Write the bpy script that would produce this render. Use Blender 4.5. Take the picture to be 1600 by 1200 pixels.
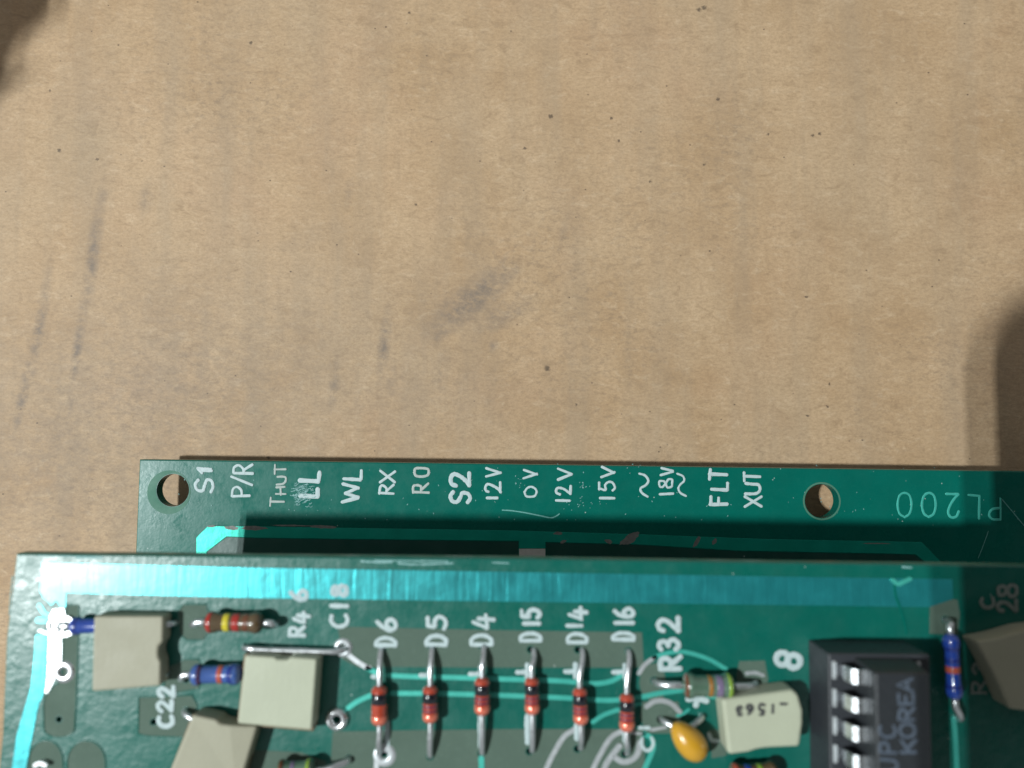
import bpy, bmesh, math, random
from mathutils import Vector, Matrix
random.seed(7)
for o in list(bpy.data.objects): bpy.data.objects.remove(o)
sc = bpy.context.scene
MM = 0.001

# ------------------------------------------------------------------ camera
PHI = math.radians(3.5); FPX = 1202.0
CAM = Vector((0, 0, 97.2*MM))
cam = bpy.data.cameras.new('camera'); camo = bpy.data.objects.new('camera', cam)
sc.collection.objects.link(camo); sc.camera = camo
camo.location = CAM; camo.rotation_euler = (PHI, 0, 0)
cam.sensor_width = 36; cam.lens = 36*FPX/1600; cam.clip_start = 0.002; cam.clip_end = 20
cam.dof.use_dof = True; cam.dof.focus_distance = 0.0935; cam.dof.aperture_fstop = 21
# ------------------------------------------------------------------ world, lamps, exposure
w = bpy.data.worlds.new('World'); sc.world = w; w.use_nodes = True
bg = w.node_tree.nodes['Background']; bg.inputs[0].default_value = (0.95, 1.0, 1.0, 1); bg.inputs[1].default_value = 0.31
LAMP = Vector((-0.612, -0.063, 0.90))
LX = 0.0345*0.9/2
for k, s in enumerate((-1, 1)):
    l = bpy.data.lights.new('tube_lamp', 'AREA'); l.shape = 'RECTANGLE'
    l.size = 0.0068; l.size_y = 0.045; l.energy = 7.2; l.color = (0.93, 1.0, 1.0)
    lo = bpy.data.objects.new('tube_lamp', l); sc.collection.objects.link(lo)
    lo.location = LAMP + Vector((s*LX, s*0.006, 0))
    d = (Vector((0, 0, 0)) - lo.location).normalized()
    x = Vector((0, 1, 0)).cross(-d).normalized(); y = (-d).cross(x)
    lo.rotation_euler = Matrix((x, y, -d)).transposed().to_euler()
vs = sc.view_settings; vs.view_transform = 'Standard'; vs.look = 'None'; vs.exposure = 0; vs.gamma = 1
sc.render.resolution_x, sc.render.resolution_y = 1024, 768

# ------------------------------------------------------------------ helpers: pixels of the photograph -> points on real planes
def ray(px, py):
    d = Vector(((px-800)/FPX, -(py-600)/FPX, -1.0)); d.rotate(Matrix.Rotation(PHI, 3, 'X')); return d
def at(px, py, z):
    d = ray(px, py); return CAM + d*((z-CAM.z)/d.z)
ZL, ZU = 5.4*MM, 27.0*MM            # top faces of the lower and the upper board
class Frame:
    def __init__(s, z, origin): s.z = z; s.o = Vector((origin.x, origin.y, z))
    def __call__(s, px, py, h=0.0):  # h in mm above the board's top face -> local point
        return at(px, py, s.z+h*MM) - s.o
FL = Frame(ZL, at(900, 1100, ZL)); FU = Frame(ZU, at(800, 1200, ZU))
def link(name, me, mat, parent=None):
    o = bpy.data.objects.new(name, me); sc.collection.objects.link(o)
    if mat: me.materials.append(mat)
    o.parent = parent; return o
def mesh(name, v, f, mat, parent=None, smooth=False):
    me = bpy.data.meshes.new(name); me.from_pydata([tuple(p) for p in v], [], f); me.update()
    if smooth: me.polygons.foreach_set('use_smooth', [True]*len(me.polygons))
    return link(name, me, mat, parent)
def catmull(pts, n=6):
    if len(pts) < 3: return [Vector(p) for p in pts]
    P = [Vector(p) for p in pts]; P = [2*P[0]-P[1]]+P+[2*P[-1]-P[-2]]; out = []
    for i in range(1, len(P)-2):
        a, b, c, d = P[i-1:i+3]
        for k in range(n):
            t = k/n
            out.append(.5*((2*b)+(c-a)*t+(2*a-5*b+4*c-d)*t*t+(3*b-a-3*c+d)*t**3))
    out.append(P[-2]); return out
def ribbon(V, F, pts, wd, z0, th, dome=True):
    """a strip of width wd along pts (local, metres) with round ends and a raised middle"""
    n = len(pts)
    if n < 2: return
    prof = ([(-.5, 0), (-.36, .75), (0, 1), (.36, .75), (.5, 0)] if dome else [(-.5, 0), (-.46, 1), (.46, 1), (.5, 0)])
    t0 = (pts[1]-pts[0]); t0.z = 0; t0.normalize(); t1 = (pts[-1]-pts[-2]); t1.z = 0; t1.normalize()
    rows = [(pts[0]-t0*wd*.42, t0, .35), (pts[0]-t0*wd*.22, t0, .82)]
    for i in range(n):
        t = pts[min(i+1, n-1)]-pts[max(i-1, 0)]; t.z = 0
        if t.length < 1e-9: t = t0.copy()
        t.normalize(); rows.append((pts[i], t, 1.0))
    rows += [(pts[-1]+t1*wd*.22, t1, .82), (pts[-1]+t1*wd*.42, t1, .35)]
    b = len(V); m = len(prof)
    for p, t, s in rows:
        nrm = Vector((-t.y, t.x, 0))
        s *= random.uniform(.86, 1.12) if dome else 1
        for u, h in prof: q = p+nrm*(u*wd*s); V.append(Vector((q.x, q.y, z0+h*th)))
    for i in range(len(rows)-1):
        for j in range(m-1):
            F.append((b+i*m+j, b+i*m+j+1, b+(i+1)*m+j+1, b+(i+1)*m+j)[::-1])
    F.append(tuple(b+j for j in range(m))); F.append(tuple(b+(len(rows)-1)*m+j for j in range(m))[::-1])
def tube(name, pts, r, mat, parent, n=10, radii=None):
    V, F = [], []; up = Vector((0.13, 0.21, 1)).normalized()
    for i, p in enumerate(pts):
        t = (pts[min(i+1, len(pts)-1)]-pts[max(i-1, 0)]).normalized()
        a = t.cross(up)
        if a.length < .05: a = t.cross(Vector((1, 0, 0)))
        a.normalize(); b = t.cross(a); rr = radii[i] if radii else r
        for k in range(n):
            an = 2*math.pi*k/n; V.append(p+(a*math.cos(an)+b*math.sin(an))*rr)
    for i in range(len(pts)-1):
        for k in range(n): F.append((i*n+k, i*n+(k+1) % n, (i+1)*n+(k+1) % n, (i+1)*n+k)[::-1])
    F.append(tuple(range(n))); F.append(tuple((len(pts)-1)*n+k for k in range(n))[::-1])
    return mesh(name, V, F, mat, parent, True)
def lathe(name, a, b, prof, mat, parent, n=24):
    ax = (b-a); L = ax.length; ax = ax.normalized()
    pts = [a+ax*(t*L) for t, r in prof]
    V, F = [], []; u = ax.cross(Vector((0, 0, 1))).normalized(); v = ax.cross(u)
    for p, (t, r) in zip(pts, prof):
        for k in range(n):
            an = 2*math.pi*k/n; V.append(p+(u*math.cos(an)+v*math.sin(an))*max(r, 1e-6))
    for i in range(len(pts)-1):
        for k in range(n): F.append((i*n+k, i*n+(k+1) % n, (i+1)*n+(k+1) % n, (i+1)*n+k))
    F.append(tuple(range(n))[::-1]); F.append(tuple((len(pts)-1)*n+k for k in range(n)))
    return mesh(name, V, F, mat, parent, True)
def inset(P, e):
    n = len(P); A = sum(P[i].x*P[(i+1) % n].y-P[(i+1) % n].x*P[i].y for i in range(n)); s = 1 if A > 0 else -1; out = []
    for i in range(n):
        a, b, c = P[i-1], P[i], P[(i+1) % n]
        d1 = Vector((b.x-a.x, b.y-a.y)); d2 = Vector((c.x-b.x, c.y-b.y))
        if d1.length < 1e-9 or d2.length < 1e-9: out.append(b.copy()); continue
        d1.normalize(); d2.normalize()
        n1 = Vector((-d1.y, d1.x))*s; n2 = Vector((-d2.y, d2.x))*s; m = n1+n2
        m = m/max(m.dot(n1), .35) if m.length > 1e-6 else n1
        out.append(Vector((b.x+m.x*e, b.y+m.y*e, b.z)))
    return out
def plate(name, outer, holes, z0, z1, mat, parent, ch=0.0):
    """flat sheet with real holes; outer and holes are lists of local points"""
    bm = bmesh.new(); loops = []
    top = inset(outer, ch) if ch else outer
    edges = []
    for L in [top]+holes:
        vv = [bm.verts.new((p.x, p.y, z1)) for p in L]; loops.append(vv)
        for i in range(len(vv)): edges.append(bm.edges.new((vv[i], vv[(i+1) % len(vv)])))
    bmesh.ops.triangle_fill(bm, use_beauty=True, use_dissolve=False, edges=edges, normal=(0, 0, 1))
    faces = list(bm.faces)
    for f in faces:
        f.normal_update()
        if f.normal.z < 0: f.normal_flip()
    def sides(tl, bl):
        for i in range(len(tl)):
            j = (i+1) % len(tl)
            try: bm.faces.new((tl[i], tl[j], bl[j], bl[i]))
            except ValueError: pass
    bot = {}
    for li, vv in enumerate(loops):
        if li == 0 and ch:
            mid = [bm.verts.new((p.x, p.y, z1-ch)) for p in outer]; sides(vv, mid); start = mid
        else: start = vv
        bl = [bm.verts.new((v.co.x, v.co.y, z0)) for v in start]; sides(start, bl)
        for v, q in zip(vv, bl): bot[v] = q
    for f in faces: bm.faces.new([bot[v] for v in reversed(f.verts)])
    bmesh.ops.recalc_face_normals(bm, faces=bm.faces)
    me = bpy.data.meshes.new(name); bm.to_mesh(me); bm.free(); return link(name, me, mat, parent)
def circ(c, r, n=14, sx=1, sy=1): return [Vector((c.x+r*sx*math.cos(2*math.pi*k/n), c.y+r*sy*math.sin(2*math.pi*k/n), c.z)) for k in range(n)]
def prism(name, top, zb, mat, parent, bev=0.2*MM, seg=3, grow=0.0):
    """top: local points with their own heights; straight walls down to zb"""
    A = sum(top[i].x*top[(i+1) % len(top)].y-top[(i+1) % len(top)].x*top[i].y for i in range(len(top)))
    if A < 0: top = top[::-1]
    bm = bmesh.new(); t = [bm.verts.new(p) for p in top]
    bp = inset(top, -grow) if grow else top
    b = [bm.verts.new((p.x, p.y, zb)) for p in bp]; n = len(t)
    bm.faces.new(t); bm.faces.new(b[::-1])
    for i in range(n): bm.faces.new((t[i], b[i], b[(i+1) % n], t[(i+1) % n]))
    bmesh.ops.recalc_face_normals(bm, faces=bm.faces)
    if bev:
        es = [e for e in bm.edges if not all(abs(v.co.z-zb) < 1e-7 for v in e.verts)]
        bmesh.ops.bevel(bm, geom=es, offset=bev, segments=seg, affect='EDGES', profile=.5, clamp_overlap=True)
    me = bpy.data.meshes.new(name); bm.to_mesh(me); bm.free(); return link(name, me, mat, parent)
def tag(o, label=None, cat=None, group=None, kind=None):
    if label: o['label'] = label
    if cat: o['category'] = cat
    if group: o['group'] = group
    if kind: o['kind'] = kind
    return o
def empty(name, loc):
    o = bpy.data.objects.new(name, None); sc.collection.objects.link(o); o.location = loc; o.empty_display_size = .005; return o

# ------------------------------------------------------------------ materials
class NT:
    def __init__(s, name):
        s.m = bpy.data.materials.new(name); s.m.use_nodes = True; s.t = s.m.node_tree; s.N = s.t.nodes; s.L = s.t.links
        s.p = s.N['Principled BSDF']; s.co = s.N.new('ShaderNodeTexCoord').outputs['Object']
    def sock(s, node, k, v):
        i = node.inputs[k]
        if hasattr(v, 'is_output'): s.L.new(v, i)
        else: i.default_value = v
    def set(s, **kw):
        for k, v in kw.items(): s.sock(s.p, k.replace('_', ' '), v)
    def mapping(s, scale=(1, 1, 1), loc=(0, 0, 0), rot=(0, 0, 0), typ='POINT', vec=None):
        n = s.N.new('ShaderNodeMapping'); n.vector_type = typ; s.L.new(vec or s.co, n.inputs[0])
        n.inputs['Location'].default_value = loc; n.inputs['Rotation'].default_value = rot; n.inputs['Scale'].default_value = scale
        return n.outputs[0]
    def noise(s, scale, detail=3, rough=.5, vec=None, dist=0, color=False):
        n = s.N.new('ShaderNodeTexNoise'); s.L.new(vec or s.co, n.inputs['Vector'])
        n.inputs['Scale'].default_value = scale; n.inputs['Detail'].default_value = detail; n.inputs['Roughness'].default_value = rough; n.inputs['Distortion'].default_value = dist
        return n.outputs['Color' if color else 'Fac']
    def vor(s, scale, vec=None, rnd=1, out='Distance'):
        n = s.N.new('ShaderNodeTexVoronoi'); s.L.new(vec or s.co, n.inputs['Vector']); n.inputs['Scale'].default_value = scale; n.inputs['Randomness'].default_value = rnd
        return n.outputs[out]
    def ramp(s, fac, a, b, ca=0.0, cb=1.0):
        n = s.N.new('ShaderNodeMapRange'); n.clamp = True; s.L.new(fac, n.inputs[0])
        n.inputs[1].default_value = a; n.inputs[2].default_value = b; n.inputs[3].default_value = ca; n.inputs[4].default_value = cb
        return n.outputs[0]
    def math(s, op, a, b=0.0):
        n = s.N.new('ShaderNodeMath'); n.operation = op; s.sock(n, 0, a); s.sock(n, 1, b); return n.outputs[0]
    def mix(s, fac, a, b, blend='MIX'):
        n = s.N.new('ShaderNodeMix'); n.data_type = 'RGBA'; n.blend_type = blend; s.sock(n, 0, fac)
        for k, v in ((6, a), (7, b)):
            if isinstance(v, tuple): v = v if len(v) == 4 else (*v, 1)
            s.sock(n, k, v)
        return n.outputs[2]
    def bump(s, h, dist, strength=1.0, normal=None):
        n = s.N.new('ShaderNodeBump'); s.L.new(h, n.inputs['Height']); n.inputs['Distance'].default_value = dist; n.inputs['Strength'].default_value = strength
        if normal: s.L.new(normal, n.inputs['Normal'])
        return n.outputs[0]
def simple(name, col, rough=.5, metal=0, var=.12, nscale=900, spec=.5, bump=0, coat=0, bscale=2500):
    t = NT(name); n = t.noise(nscale, 4, .6)
    c0 = tuple(c*(1-var) for c in col); c1 = tuple(min(1, c*(1+var)) for c in col)
    t.set(Base_Color=t.mix(n, c0, c1), Roughness=t.ramp(t.noise(nscale*1.7), .3, .7, max(.02, rough-.07), rough+.07), Metallic=metal)
    t.p.inputs['Specular IOR Level'].default_value = spec
    if coat: t.p.inputs['Coat Weight'].default_value = coat; t.p.inputs['Coat Roughness'].default_value = .08
    if bump: t.set(Normal=t.bump(t.noise(bscale, 3), bump))
    return t.m

def cardboard():
    t = NT('kraft_cardboard')
    big = t.noise(22, 3, .55); mid = t.noise(95, 4, .6); fib = t.noise(900, 5, .68, t.mapping((.5, 1, 1), rot=(0, 0, .06)), .8)
    fine = t.noise(3000, 3, .75, t.mapping((.6, 1, 1))); flu = t.noise(190, 3, .6, t.mapping((1, .10, 1), rot=(0, 0, -.09)))
    c = t.mix(t.ramp(big, .35, .65), (.39, .252, .138), (.44, .300, .180)); c = t.mix(t.ramp(t.noise(48, 3, .6), .45, .7, 0, .6), c, (.43, .32, .207)); c = t.mix(t.ramp(t.noise(38, 3, .6, t.mapping(loc=(3, 1, 0))), .5, .72, 0, .5), c, (.44, .27, .165))
    c = t.mix(t.ramp(mid, .36, .66, 0, .8), c, (.495, .342, .207)); c = t.mix(t.ramp(fib, .54, .74, 0, .6), c, (.585, .435, .29))
    c = t.mix(t.ramp(fib, .46, .26, 0, .65), c, (.27, .175, .10)); c = t.mix(t.ramp(fine, .40, .68, 0, .5), c, (.27, .175, .10))
    c = t.mix(t.ramp(flu, .45, .70, 0, .42), c, (.30, .225, .155))
    dirt = t.math('MULTIPLY', t.ramp(t.noise(30, 3, .6, t.mapping(loc=(5, 2, 0))), .42, .66), t.ramp(t.noise(1300, 4, .75, t.mapping((.6, 1, 1), rot=(0, 0, .5))), .50, .66, 0, .5)); c = t.mix(dirt, c, (.20, .145, .10))
    # tiny dark specks in the paper
    for sc_, th, rn in ((330, .035, 0.0), (520, .05, .4)):
        v = t.vor(sc_, t.mapping((1, 1.3, .01), loc=(rn, rn*.7, 0))); sel = t.ramp(t.noise(sc_*.9, 0), .56, .62)
        c = t.mix(t.math('MULTIPLY', t.math('MULTIPLY', t.ramp(v, th*1.7, th*.8), sel), .78), c, (.07, .05, .035))
    # long fibres
    fv = t.noise(210, 2, .5, t.mapping((1, 5.5, 1), rot=(0, 0, .5)), 1.5); c = t.mix(t.ramp(t.math('ABSOLUTE', t.math('SUBTRACT', fv, .5)), .006, 0, 0, .22), c, (.2, .135, .085))
    # dirty rub marks; the broad lower-left ones paint grey sheen (px, py, half length px, half width px, angle deg, strength)
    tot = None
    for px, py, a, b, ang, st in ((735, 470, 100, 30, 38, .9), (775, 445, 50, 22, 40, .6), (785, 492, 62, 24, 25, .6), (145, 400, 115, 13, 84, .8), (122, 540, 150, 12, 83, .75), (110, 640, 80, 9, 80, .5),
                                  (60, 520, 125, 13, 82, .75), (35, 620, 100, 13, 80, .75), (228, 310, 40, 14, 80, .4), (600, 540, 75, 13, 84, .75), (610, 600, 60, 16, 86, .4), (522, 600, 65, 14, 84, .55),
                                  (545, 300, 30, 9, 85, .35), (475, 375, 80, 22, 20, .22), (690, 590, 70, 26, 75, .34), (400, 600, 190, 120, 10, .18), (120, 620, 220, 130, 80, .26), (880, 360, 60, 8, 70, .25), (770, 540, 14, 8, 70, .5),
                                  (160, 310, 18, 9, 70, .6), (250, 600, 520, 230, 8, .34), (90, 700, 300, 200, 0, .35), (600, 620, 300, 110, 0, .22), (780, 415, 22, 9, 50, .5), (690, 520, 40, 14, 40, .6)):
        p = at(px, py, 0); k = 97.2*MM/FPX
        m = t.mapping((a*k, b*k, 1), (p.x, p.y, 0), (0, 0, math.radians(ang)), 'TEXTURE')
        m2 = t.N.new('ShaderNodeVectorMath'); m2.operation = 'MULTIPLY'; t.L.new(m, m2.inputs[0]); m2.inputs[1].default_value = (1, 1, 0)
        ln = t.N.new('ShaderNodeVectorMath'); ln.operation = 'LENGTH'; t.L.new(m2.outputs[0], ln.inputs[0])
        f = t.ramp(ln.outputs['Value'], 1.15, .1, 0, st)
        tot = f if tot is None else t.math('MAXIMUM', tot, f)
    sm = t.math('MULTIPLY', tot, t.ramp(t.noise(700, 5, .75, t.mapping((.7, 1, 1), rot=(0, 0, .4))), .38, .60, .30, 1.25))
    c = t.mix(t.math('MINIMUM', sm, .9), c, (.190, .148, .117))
    # single larger flecks
    wn = t.N.new('ShaderNodeVectorMath'); wn.operation = 'MULTIPLY_ADD'; t.L.new(t.noise(2600, 2, .6, color=True), wn.inputs[0]); wn.inputs[1].default_value = (.0007, .0005, 0); wn.inputs[2].default_value = (-.00035, -.00025, 0)
    wa = t.N.new('ShaderNodeVectorMath'); wa.operation = 'ADD'; t.L.new(wn.outputs[0], wa.inputs[0]); t.L.new(t.mapping((1, 1, 0)), wa.inputs[1]); WOB = wa.outputs[0]
    fl = None
    for px, py, r in ((860, 182, 5), (1122, 155, 4), (1200, 210, 3), (1270, 212, 4), (1281, 209, 4), (1100, 257, 3), (967, 220, 3.5), (1100, 12, 6), (1092, 15, 5), (78, 141, 3), (93, 235, 4), (152, 249, 3), (820, 232, 3.5), (955, 185, 3), (855, 576, 6), (900, 632, 3), (1260, 464, 3), (1296, 600, 3), (1293, 635, 3), (420, 715, 3), (1262, 650, 3), (392, 67, 4), (650, 320, 3), (640, 20, 3), (1016, 284, 3)):
        p = at(px, py, 0); n = t.N.new('ShaderNodeVectorMath'); n.operation = 'DISTANCE'
        t.L.new(WOB, n.inputs[0]); n.inputs[1].default_value = (p.x, p.y, 0)
        r *= .62*97.2*MM/FPX*1.1; f = t.ramp(n.outputs['Value'], r*1.3, r*.6, 0, 1); fl = f if fl is None else t.math('MAXIMUM', fl, f)
    c = t.mix(t.math('MULTIPLY', fl, .72), c, (.05, .037, .028))
    h = t.math('ADD', t.math('MULTIPLY', fib, .9), t.math('ADD', t.math('MULTIPLY', fine, .35), t.math('MULTIPLY', mid, 1.2)))
    t.set(Base_Color=c, Roughness=.62, Normal=t.bump(h, .00016, .55)); t.p.inputs['Specular IOR Level'].default_value = .32
    return t.m
def mask(name, col, rough=.36, bump=.00005, bscale=1500, spec=.5, scuff=.25):
    t = NT(name); n = t.noise(260, 4, .6); f = t.noise(2200, 3, .6)
    c = t.mix(n, tuple(x*.85 for x in col), tuple(x*1.15 for x in col))
    c = t.mix(t.ramp(f, .55, .8, 0, scuff), c, tuple(min(1, x*1.7+.02) for x in col))
    sp = t.vor(700, t.mapping((1, 1, .01))); sel = t.ramp(t.noise(600, 0), .56, .6)
    c = t.mix(t.math('MULTIPLY', t.math('MULTIPLY', t.ramp(sp, .06, .03), sel), .7), c, (.55, .62, .6))
    h = t.math('ADD', t.noise(bscale, 3, .6), t.math('MULTIPLY', t.noise(bscale*.35, 2), .8))
    t.set(Base_Color=c, Roughness=t.ramp(t.noise(400, 4, .65), .3, .7, rough-.08, rough+.1), Normal=t.bump(h, bump)); t.p.inputs['Specular IOR Level'].default_value = spec
    return t.m
def copper(name, col, rough, wave=0.0, metal=.85, worn=None):
    t = NT(name); n = t.noise(350, 4, .65)
    c = t.mix(n, tuple(x*.8 for x in col), tuple(min(1, x*1.15) for x in col))
    nm = t.bump(t.noise(900, 3), .00003)
    if wave:
        wv = t.noise(1, 3, .55, t.mapping((1350, 130, 1)), .6); nm = t.bump(wv, wave, 1.0, nm)
    t.set(Base_Color=c, Metallic=metal, Roughness=t.ramp(t.noise(500, 3), .3, .7, rough-.05, rough+.07), Normal=nm)
    t.p.inputs['Coat Weight'].default_value = .42 if wave else .15; t.p.inputs['Coat Roughness'].default_value = .25; t.p.inputs['Coat IOR'].default_value = 1.9 if wave else 1.5
    return t.m
M = {}
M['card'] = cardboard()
M['mask_low'] = mask('green_solder_mask', (.002, .110, .084), .27, .000009, 1900, .2, .12)
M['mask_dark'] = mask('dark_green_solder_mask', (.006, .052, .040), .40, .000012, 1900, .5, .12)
M['mask_up'] = mask('glossy_green_solder_mask', (.002, .104, .079), .33, .00004, 1250, .58, .08)
M['bare'] = mask('bare_glass_laminate', (.082, .125, .098), .72, .00002, 2500, .2, .2)
M['pale'] = mask('pale_laminate_ring', (.06, .17, .12), .6, .00002, 2500, .3, .2)
M['cu_low'] = copper('masked_copper', (.0, .34, .255), .38, 0, .42)
M['cu_up'] = copper('rippled_masked_copper', (.025, .36, .385), .345, .00005, .66)
M['cu_thin'] = copper('thin_masked_copper', (.06, .46, .38), .45, 0, .35)
M['tin'] = simple('dull_tinned_copper', (.55, .58, .60), .42, .6, .15, 1500, bump=.00002, bscale=1800)
M['solder'] = simple('bright_solder', (.74, .75, .77), .27, .95, .1, 1200, bump=.000015, bscale=900)
M['worn'] = simple('worn_bare_copper', (.165, .165, .155), .65, 0, .5, 2600, bump=.00004)
M['tab'] = simple('scuffed_tin_tab', (.55, .51, .48), .55, .2, .2, 2600, bump=.00004)
M['lead'] = simple('tinned_lead_wire', (.66, .68, .70), .32, .9, .15, 1500)
M['white'] = simple('white_legend_ink', (.42, .51, .52), .62, 0, .22, 1800, bump=.00002)
M['faint'] = simple('thin_legend_ink', (.36, .41, .39), .65, 0, .25, 2600, bump=.00002)
M['dim'] = simple('dark_legend_ink', (.17, .20, .18), .65, 0, .3, 2200)  # darker ink tone for the far-right legends
M['ghost'] = simple('faded_legend_ink', (.36, .46, .48), .6, 0, .3, 2600)
M['cap'] = simple('cream_plastic_case', (.405, .425, .32), .5, 0, .09, 260, .4, .00002)
M['cap_b'] = simple('beige_shaded_case', (.33, .315, .235), .55, 0, .09, 260, .4, .00002)  # beige, and cream cases tilted from the lamp with shade in the colour
M['caprim'] = simple('brown_case_flash', (.17, .12, .07), .6)
M['glass'] = simple('orange_glass', (.44, .06, .03), .12, .15, .25, 1600, .7, 0, 1)
M['slug'] = simple('pink_slug_highlight', (.85, .21, .13), .18, .35, .15, 1600, .7, 0, 1)
M['black'] = simple('black_paint', (.010, .011, .016), .25, 0, .2, 900, .5, 0, .6)
M['r_brown'] = simple('brown_resistor_lacquer', (.095, .062, .030), .25, 0, .12, 900, .5, .00003, .7)
M['r_blue'] = simple('blue_resistor_lacquer', (.045, .10, .31), .22, 0, .12, 900, .5, .00003, .7)
M['r_dblue'] = simple('deep_blue_resistor_lacquer', (.018, .055, .30), .25, 0, .12, 900, .5, .00003, .7)
M['r_olive'] = simple('olive_resistor_lacquer', (.085, .15, .105), .25, 0, .12, 900, .5, .00003, .7)
for k, c in dict(red=(.33, .022, .016), yellow=(.58, .48, .03), brown=(.13, .045, .02), violet=(.17, .13, .22), lime=(.22, .36, .04), orange=(.30, .13, .02), purple=(.055, .02, .07), navy=(.012, .03, .20), rust=(.40, .08, .05)).items():
    M[k] = simple(k+'_band_paint', c, .25, 0, .1, 900, .5, 0, .6)
M['tant'] = simple('ochre_epoxy', (.54, .28, .02), .3, 0, .18, 400, .5, .00012, .45, 500)
M['ic'] = simple('black_epoxy_package', (.020, .023, .027), .5, 0, .15, 3000, .5, .00003)
M['socket'] = simple('charcoal_socket_plastic', (.028, .031, .037), .5, 0, .15, 1500, .5, .00003)
M['icink'] = simple('grey_package_ink', (.068, .088, .12), .6, 0, .3, 2600)
M['pin'] = simple('tinned_package_pin', (.72, .75, .78), .28, .95, .1, 1200)
M['pintaupe'] = simple('plated_contact', (.30, .285, .26), .4, .8, .2, 1500)
M['ink'] = simple('smudged_black_ink', (.03, .03, .035), .6, 0, .2, 2600)
M['smear'] = simple('scratched_mask', (.17, .34, .33), .5, 0, .5, 3500, bump=.0001)
M['scratch'] = simple('scratch_mark', (.11, .33, .30), .5, 0, .3, 3000)
M['dust'] = simple('pale_dust', (.5, .55, .52), .8)
M['phone'] = simple('dark_phone_case', (.012, .012, .014), .3); M['screen'] = simple('dark_phone_glass', (.006, .006, .008), .08)
M['nylon'] = simple('white_nylon', (.6, .6, .57), .5)

# ------------------------------------------------------------------ cardboard
V = [(-.30, -.30, 0), (.30, -.30, 0), (.30, .26, 0), (-.30, .26, 0), (-.30, -.30, -.004), (.30, -.30, -.004), (.30, .26, -.004), (-.30, .26, -.004)]
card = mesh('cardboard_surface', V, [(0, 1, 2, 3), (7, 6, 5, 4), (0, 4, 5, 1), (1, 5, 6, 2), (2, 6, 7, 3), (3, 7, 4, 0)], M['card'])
tag(card, 'plain brown cardboard sheet with grey rub marks under the circuit boards', 'cardboard', kind='structure')
# added unseen flap of the same card, shaped to cast the sheet's corner shadow
XF = -.106; prof = []
OUT = [(-330, -330), (-150, -300), (20, -230), (80, -120), (88, -40), (86, 0), (82, 14), (70, 31), (50, 45), (31, 61), (20, 82), (12, 100), (30, 106), (56, 112), (28, 122), (5, 133), (-14, 154), (-50, 190), (-120, 240), (-260, 270), (-420, 275)]
for q in catmull([(x+7, y+4, 0) for x, y in OUT], 4):
    px, py = q.x, q.y
    S = at(px, py, 0); tt = (XF-S.x)/(LAMP.x-S.x)
    if tt > .002: q = S+(LAMP-S)*tt; prof.append((q.y, q.z))
prof.sort(key=lambda p: -p[0])
n = len(prof); V = [(XF, y, z) for y, z in prof]+[(XF, y, 0) for y, z in prof]+[(XF-.003, y, z) for y, z in prof]+[(XF-.003, y, 0) for y, z in prof]; F = []
for i in range(n-1):
    F += [(i, i+1, n+i+1, n+i), (2*n+i, 3*n+i, 3*n+i+1, 2*n+i+1), (i, 2*n+i, 2*n+i+1, i+1)]
F += [(0, n, 3*n, 2*n), (n-1, 3*n-1, 4*n-1, 2*n-1)]
mesh('shadow_flap', V, F, M['card'], card)

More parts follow.
